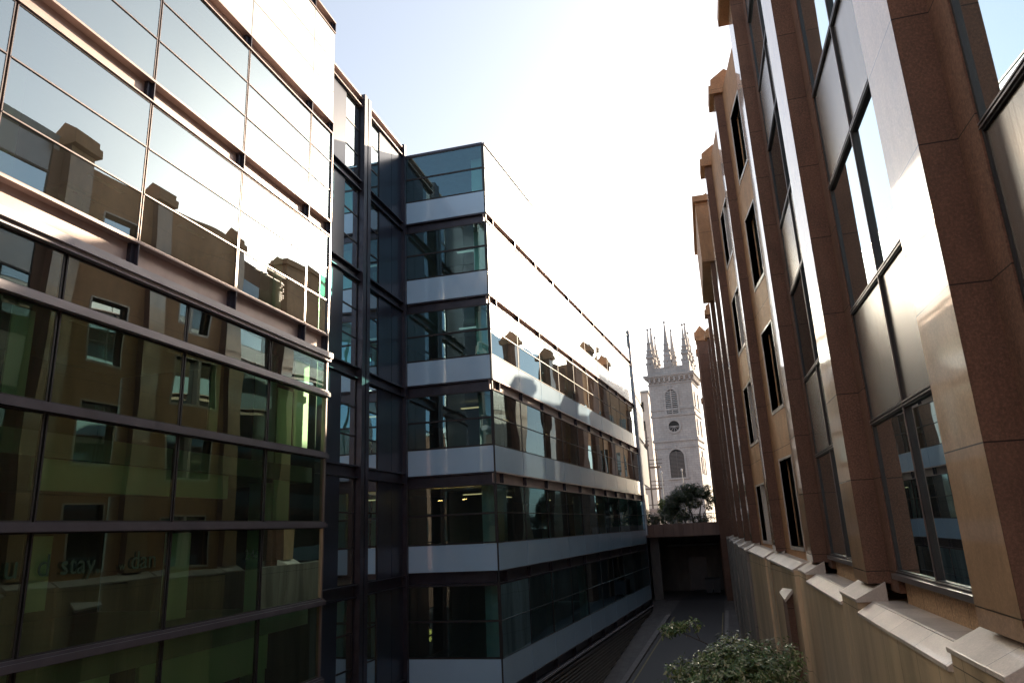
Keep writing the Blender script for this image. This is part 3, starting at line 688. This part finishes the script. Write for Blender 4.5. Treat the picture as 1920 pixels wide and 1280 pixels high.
def arch_opening(cx, w_, z0, zs, name, n=14, key=True):
    r = w_/2
    pts = [(cx-r, z0), (cx+r, z0)]+[(cx+r*math.cos(math.pi*i/n), zs+r*math.sin(math.pi*i/n)) for i in range(n+1)]
    b = MB(TT); b.add([(x, -.03, z) for x, z in pts], [tuple(range(len(pts)))]); W = b.build(name, 'slot_dark', Tw, recalc=False)
    f = MB(TT); ro = r+.3
    for i in range(n):
        a0, a1 = math.pi*i/n, math.pi*(i+1)/n
        q = [(cx+r*math.cos(a0), zs+r*math.sin(a0)), (cx+ro*math.cos(a0), zs+ro*math.sin(a0)), (cx+ro*math.cos(a1), zs+ro*math.sin(a1)), (cx+r*math.cos(a1), zs+r*math.sin(a1))]
        f.add([(x, -.14, z) for x, z in q]+[(x, .0, z) for x, z in q], [(0, 1, 2, 3), (0, 1, 5, 4), (1, 2, 6, 5), (2, 3, 7, 6), (3, 0, 4, 7)])
    f.box(cx-ro, cx-r, -.14, 0, z0, zs); f.box(cx+r, cx+ro, -.14, 0, z0, zs); f.box(cx-ro-.15, cx+ro+.15, -.2, 0, z0-.25, z0)
    if key: f.box(cx-.16, cx+.16, -.22, 0, zs+r, zs+r+.6)
    f.build('surround', 'portland_stone', W)
    return W
Wn = arch_opening(3.3, 1.75, 16.15, 19.0, 'belfry_opening')
b = MB(TT); b.box(3.22, 3.38, -.12, -.02, 16.15, 19.8)
k = 0
z = 16.3
while z < 19.75:
    hw = .85 if z < 19 else math.sqrt(max(.02, .85**2-(z-19)**2))
    b.add([(3.3-hw, -.10, z), (3.3+hw, -.10, z), (3.3+hw, -.035, z+.16), (3.3-hw, -.035, z+.16), (3.3-hw, -.10, z+.04), (3.3+hw, -.10, z+.04)], [(0, 1, 2, 3), (4, 5, 2, 3), (0, 1, 5, 4)]); z += .29
b.build('louvre', 'portland_stone', Wn)
W2 = arch_opening(3.2, 2.2, 6.5, 9.6, 'arched_window')
b = MB(TT)
for k in range(19): b.add([(2.15, -.05, 6.6+k*.2), (4.25, -.05, 6.55+k*.2), (4.25, -.04, 6.67+k*.2), (2.15, -.04, 6.72+k*.2)], [(0, 1, 2, 3)])
b.box(3.15, 3.25, -.07, -.045, 6.5, 10.5)
b.build('lattice', 'scaffold_tube', W2)
b = MB(TT); b.add([(3.3+.82*math.cos(2*math.pi*i/24), -.03, 14.2+.82*math.sin(2*math.pi*i/24)) for i in range(24)], [tuple(range(24))]); RW = b.build('round_window', 'slot_dark', Tw, recalc=False)
f = MB(TT)
for i in range(24):
    a0, a1 = 2*math.pi*i/24, 2*math.pi*(i+1)/24
    q = [(3.3+r_*math.cos(a_), 14.2+r_*math.sin(a_)) for r_, a_ in ((.82, a0), (1.12, a0), (1.12, a1), (.82, a1))]
    f.add([(x, -.13, z) for x, z in q]+[(x, 0, z) for x, z in q], [(0, 1, 2, 3), (0, 1, 5, 4), (1, 2, 6, 5), (2, 3, 7, 6), (3, 0, 4, 7)])
for a_ in (200, 235, 270, 305, 340):
    t_ = R(a_); f.tube([(3.3, -.06, 14.2), (3.3+.8*math.cos(t_), -.06, 14.2+.8*math.sin(t_))], .035, 4)
f.box(2.5, 4.1, -.08, -.035, 14.15, 14.24)
f.build('surround', 'portland_stone', RW)
for cy_, z0, hh, ww in ((1.6, 17, 2.4, .3), (1.6, 12.8, 2.4, .3), (1.6, 7, 2.4, .3), (5.0, 17, 2.4, .3), (5.0, 12.8, 2.4, .3), (5.0, 7, 2.4, .3), (3.3, 7, 3.4, .6)):
    b = MB(TT); b.box(W_, W_+.12, cy_-ww, cy_+ww, z0, z0+hh); b.build('side_moulding', 'portland_stone', Tw)

# low annexe and scaffold left of the tower
b = MB(); b.box(-14, -5.6, 92, 104, -5.7, 1.6); A = tag(b.build('stone_annexe', 'portland_stone'), 'pale stone building behind the trees at the foot of the tower', 'building')
b = MB(); b.box(-14.1, -5.5, 91.85, 104, 1.6, 1.85); b.build('cornice', 'portland_stone', A)
b = MB()
for x in (-7.6, -6.6): b.box(x, x+.6, 91.93, 92.05, -.6, .9)
b.build('window', 'slot_dark', A)
D = thing('rendered_building', (-12, 128, -5.7), 'faint pale building with flat roof seen left of the church tower', 'building')
b = MB(); b.box(-20, -7.6, 125, 140, -5.7, 22.5); b.build('wall', 'pale_render', D)
for z in (9, 12.4, 15.8, 19.2):
    for x in (-11.6, -9.6):
        b = MB(); b.box(x, x+1.1, 124.9, 125.1, z, z+1.7); b.build('window', 'slot_dark', D)
b = MB(); b.box(-20.2, -7.4, 124.8, 140, 22.5, 22.9); b.box(-18, -10, 128, 138, 22.9, 25.5); b.build('roof', 'roof_grey', D)
S = thing('scaffold', (-7, 96, -5.7), 'metal tube scaffold with board lifts standing left of the church tower', 'scaffold')
for x in (-7.9, -6.6, -5.5):
    for y in (96, 97.2):
        b = MB(); b.tube([(x, y, -5.7), (x, y, 12.4 if x < -6 else 9.3)], .075, 6); b.build('pole', 'scaffold_tube', S)
for z in (1.4, 4.4, 7.2, 10.2):
    b = MB(); b.box(-8.1, -5.1 if z < 9 else -6.4, 96, 97.2, z, z+.16); b.build('board_lift', 'board_wood', S)
    b = MB(); x1 = -4.8 if z < 9 else -6.2
    for dz in (.5, 1.0): b.tube([(-8.2, 95.95, z+dz), (x1, 95.95, z+dz)], .05, 5)
    b.build('guard_rail', 'scaffold_tube', S)
for x, z, lb in ((-3.95, 4.95, 'left of the two slender lamp posts in front of the church tower'), (-1.87, 5.05, 'right of the two slender lamp posts in front of the church tower')):
    b = MB(); b.tube([(x, 75, -5.7), (x, 75, z)], [.07, .045], 8); o = tag(b.build('lamp_post', 'pole_metal'), lb, 'lamp post', 'lamp posts before the tower')
    c = MB(); c.lathe(x, 75, [(.03, z), (.10, z+.06), (.12, z+.16), (.08, z+.26), (.01, z+.3)], 10); c.build('lamp_head', 'frosted_white', o)

# small bracket lamp at the foot of the link
b = MB(); b.tube([(-10.2, 24.2, -5.75), (-9.6, 24.6, -5.35)], .03, 6)
o = tag(b.build('bracket_lamp', 'pole_metal'), 'thin bracket lamp reaching out low down before the dark link', 'lamp')
c = MB(); c.add([(-9.98, 24.0, -5.60), (-9.34, 24.75, -5.17), (-9.22, 24.72, -5.17), (-9.86, 23.97, -5.60), (-9.98, 24.0, -5.66), (-9.34, 24.75, -5.23), (-9.22, 24.72, -5.23), (-9.86, 23.97, -5.66)], [(0, 1, 2, 3), (4, 5, 6, 7), (0, 1, 5, 4), (1, 2, 6, 5), (2, 3, 7, 6), (3, 0, 4, 7)]); c.build('lamp_head', 'frosted_white', o)

# brick building closing the lane behind the viewer, seen mirrored in the corner glass
Q = thing('brick_building', (0, -26, -8.15), 'red brick building facing the lane, seen only as a reflection in the corner glass', 'building')
b = MB(); b.box(-30, 34, -34, -26, -8.15, 11.4); b.build('wall', 'brick_red', Q)
b = MB(); b.box(-30.2, 34.2, -34, -25.8, 11.4, 11.8); b.build('cornice', 'portland_stone', Q)
for z in (-4.6, -.8, 3.0, 6.9):
    for x in range(-15, 13, 3):
        b = MB(); b.box(x, x+1.3, -26.02, -25.95, z, z+2.1); b.build('window', 'frosted_white' if (x+int(z)) % 5 == 0 else 'slot_dark', Q)
b = MB(); b.box(-6.45, 1.25, 64, 64.4, -1.35, -1.05); b.build('soffit_beam', 'concrete_dark', B)
b = MB(); b.tube([(-3.6, 66.3, -1.9), (1.0, 66.3, -1.9)], .09, 8); b.build('pipe', 'pole_metal', B)
b = MB(); b.box(-1.9, -.4, 66.42, 66.5, -5.7, -3.0); b.build('service_door', 'rail_metal', B)

# ------------------------------------------------------------------ trees
def leaves(blobs, n, size, seed, shell=.55):
    """leaf clumps spread through a set of ellipsoids (x,y,z,rx,ry,rz)"""
    r = random.Random(seed); V = []; F_ = []
    vol = [b[3]*b[4]*b[5] for b in blobs]; tot = sum(vol)
    for bl, vv in zip(blobs, vol):
        k = int(n*vv/tot/6)
        for _ in range(k):
            while True:
                d = Vector((r.uniform(-1, 1), r.uniform(-1, 1), r.uniform(-1, 1)))
                if .05 < d.length < 1: break
            d = d.normalized()*(shell+(1-shell)*r.random()**.7)*(1+.12*math.sin(5*d.x+3*d.z+seed))
            c = Vector((bl[0]+d.x*bl[3], bl[1]+d.y*bl[4], bl[2]+d.z*bl[5]))
            out = (Vector((d.x, d.y, d.z+.45))).normalized()
            for j in range(6):      # a rosette of leaves
                t = out.orthogonal().normalized(); t.rotate(__import__('mathutils').Quaternion(out, j*1.05+r.random()))
                ax = (t*1.0+out*r.uniform(-.1, .7)).normalized(); L_ = size*r.uniform(.7, 1.25); w2 = L_*.2
                sd_ = ax.cross(out).normalized(); q = c+Vector((r.gauss(0, size*.25), r.gauss(0, size*.25), r.gauss(0, size*.25)))
                i = len(V)
                dr = out*(-L_*.18)
                V += [tuple(q), tuple(q+ax*L_*.5+sd_*w2+dr*.2), tuple(q+ax*L_+dr), tuple(q+ax*L_*.5-sd_*w2+dr*.2)]
                F_.append((i, i+1, i+2, i+3))
    return V, F_
def tree(name, loc, trunk, blobs, n, size, mat, label, cat, seed, group=None, shell=.55):
    t = thing(name, loc, label, cat, group)
    b = MB()
    for pts, rads in trunk: b.tube(pts, rads, 7)
    b.build('trunk', 'bark', t, smooth=True)
    V, F_ = leaves(blobs, n, size, seed, shell)
    c = MB(); c.v = V; c.f = F_; c.mi = [0]*len(F_); c.build('crown', mat, t, recalc=False)
    return t
# street tree at the foot of the granite wall
rb = random.Random(11); bl = [(.15, 15.2, -2.95, 1.0, 1.1, .75), (.9, 15.4, -3.05, .62, .9, .75), (-.5, 15.0, -3.2, .6, .9, .55), (.35, 15.0, -2.6, .5, .55, .42), (.75, 15.0, -2.75, .42, .5, .35), (1.28, 15.2, -2.55, .22, .3, .38),
      (-.98, 15.0, -2.72, .22, .2, .14), (-.92, 14.9, -3.05, .3, .3, .25), (-.62, 15.4, -2.85, .4, .4, .25), (.1, 15.3, -4.0, 1.2, 1.3, .8), (-.1, 15.0, -2.5, .3, .3, .2), (.55, 15.3, -2.33, .16, .2, .2), (.18, 15.3, -2.28, .2, .2, .16)]
bl += [(-.88, 15.2, -2.02, .25, .16, .10), (-.50, 15.2, -1.93, .17, .14, .09), (-.72, 15.2, -1.96, .14, .12, .06), (-.98, 15.2, -2.1, .14, .12, .06)]*8
for _ in range(26):
    x = rb.uniform(-.95, 1.35); bl.append((x, 15+rb.uniform(-.3, .6), -2.35-.5*((x-.4)/1.0)**2*.6+rb.uniform(-.5, .05), .2, .2, .14))
tree('street_tree', (.5, 15.3, -8.15), [([(.5, 15.3, -8.15), (.45, 15.3, -6), (.3, 15.3, -4.4), (.2, 15.2, -3.2)], [.13, .11, .09, .04]), ([(.42, 15.3, -5.5), (.9, 15.3, -4), (1.1, 15.3, -3.1)], [.07, .05, .02]), ([(.35, 15.3, -5), (-.3, 15.1, -3.9), (-.7, 15, -3.2)], [.06, .05, .02]), ([(.1, 15.4, -3.2), (-.25, 15.2, -2.3), (-.8, 15.2, -2.05)], [.025, .011, .007]), ([(-.38, 15.2, -2.22), (-.5, 15.2, -1.98)], [.008, .005])],
     bl, 24000, .105, 'leaf_glossy', 'glossy leaved small tree at the bottom of the picture beside the sunlit granite wall', 'tree', 5, shell=.35)
tree('spreading_tree', (-1.0, 61, -.14), [([(-1.0, 61, -.2), (-1.1, 61, .6), (-1.4, 61, 1.5)], [.07, .06, .03]), ([(-.5, 61, -.2), (-.45, 61, .7), (-.2, 61, 1.7)], [.07, .055, .03]), ([(-1.6, 61, -.2), (-1.9, 61, .7), (-2.4, 61, 1.6)], [.06, .05, .03]), ([(-.2, 61, -.2), (-.15, 61, .6), (.5, 61, 1.6)], [.05, .04, .02])],
     [(-1.6, 61, 2.15, 1.2, 1.1, .6), (-.1, 61, 2.3, 1.0, 1.0, .5), (.3, 61, 2.75, .4, .5, .2), (-1.9, 61, 2.75, .4, .4, .2), (1.0, 61, 1.9, .3, .4, .15), (-2.9, 61, 2.0, .35, .4, .2), (-2.4, 61, 1.6, .8, .9, .7), (.55, 61, 1.75, .55, .8, .4), (-1.0, 61, 2.75, .9, .8, .4), (-2.7, 61, 1.1, .7, .7, .6), (-3.1, 60.8, .7, .8, .6, .5), (-2.2, 60.8, .5, .8, .5, .4), (.35, 61, 1.2, .5, .5, .3), (-.6, 61, .25, 1.5, .5, .35), (-1.8, 61, .8, .9, .6, .6), (-.9, 61, 1.5, .9, .8, .45)], 28000, .12, 'leaf_dark', 'dark spreading tree on the bridge in front of the church tower', 'tree', 9)
tree('yellow_shrub', (-3.3, 62, -.14), [([(-3.3, 62, -.2), (-3.25, 62, 1.2)], [.04, .02])], [(-3.35, 62, 1.55, .5, .5, .5), (-3.0, 62, 1.2, .45, .5, .45), (-3.6, 62, 1.0, .35, .4, .35)], 3000, .12, 'leaf_bright', 'small yellow green shrub left of the dark spreading tree on the bridge', 'shrub', 14)
tree('low_hedge', (-4, 59.6, -.14), [([(-4, 59.6, -.2), (-4, 59.6, .3)], [.03, .02])], [(-4.2, 59.6, .35, .9, .5, .55), (-3.2, 59.6, .3, .9, .5, .5), (-2.3, 59.6, .15, .8, .5, .35), (-4.6, 59.6, .6, .5, .4, .6)], 5000, .11, 'leaf_dark', 'low dark hedge along the left half of the bridge parapet', 'hedge', 21)
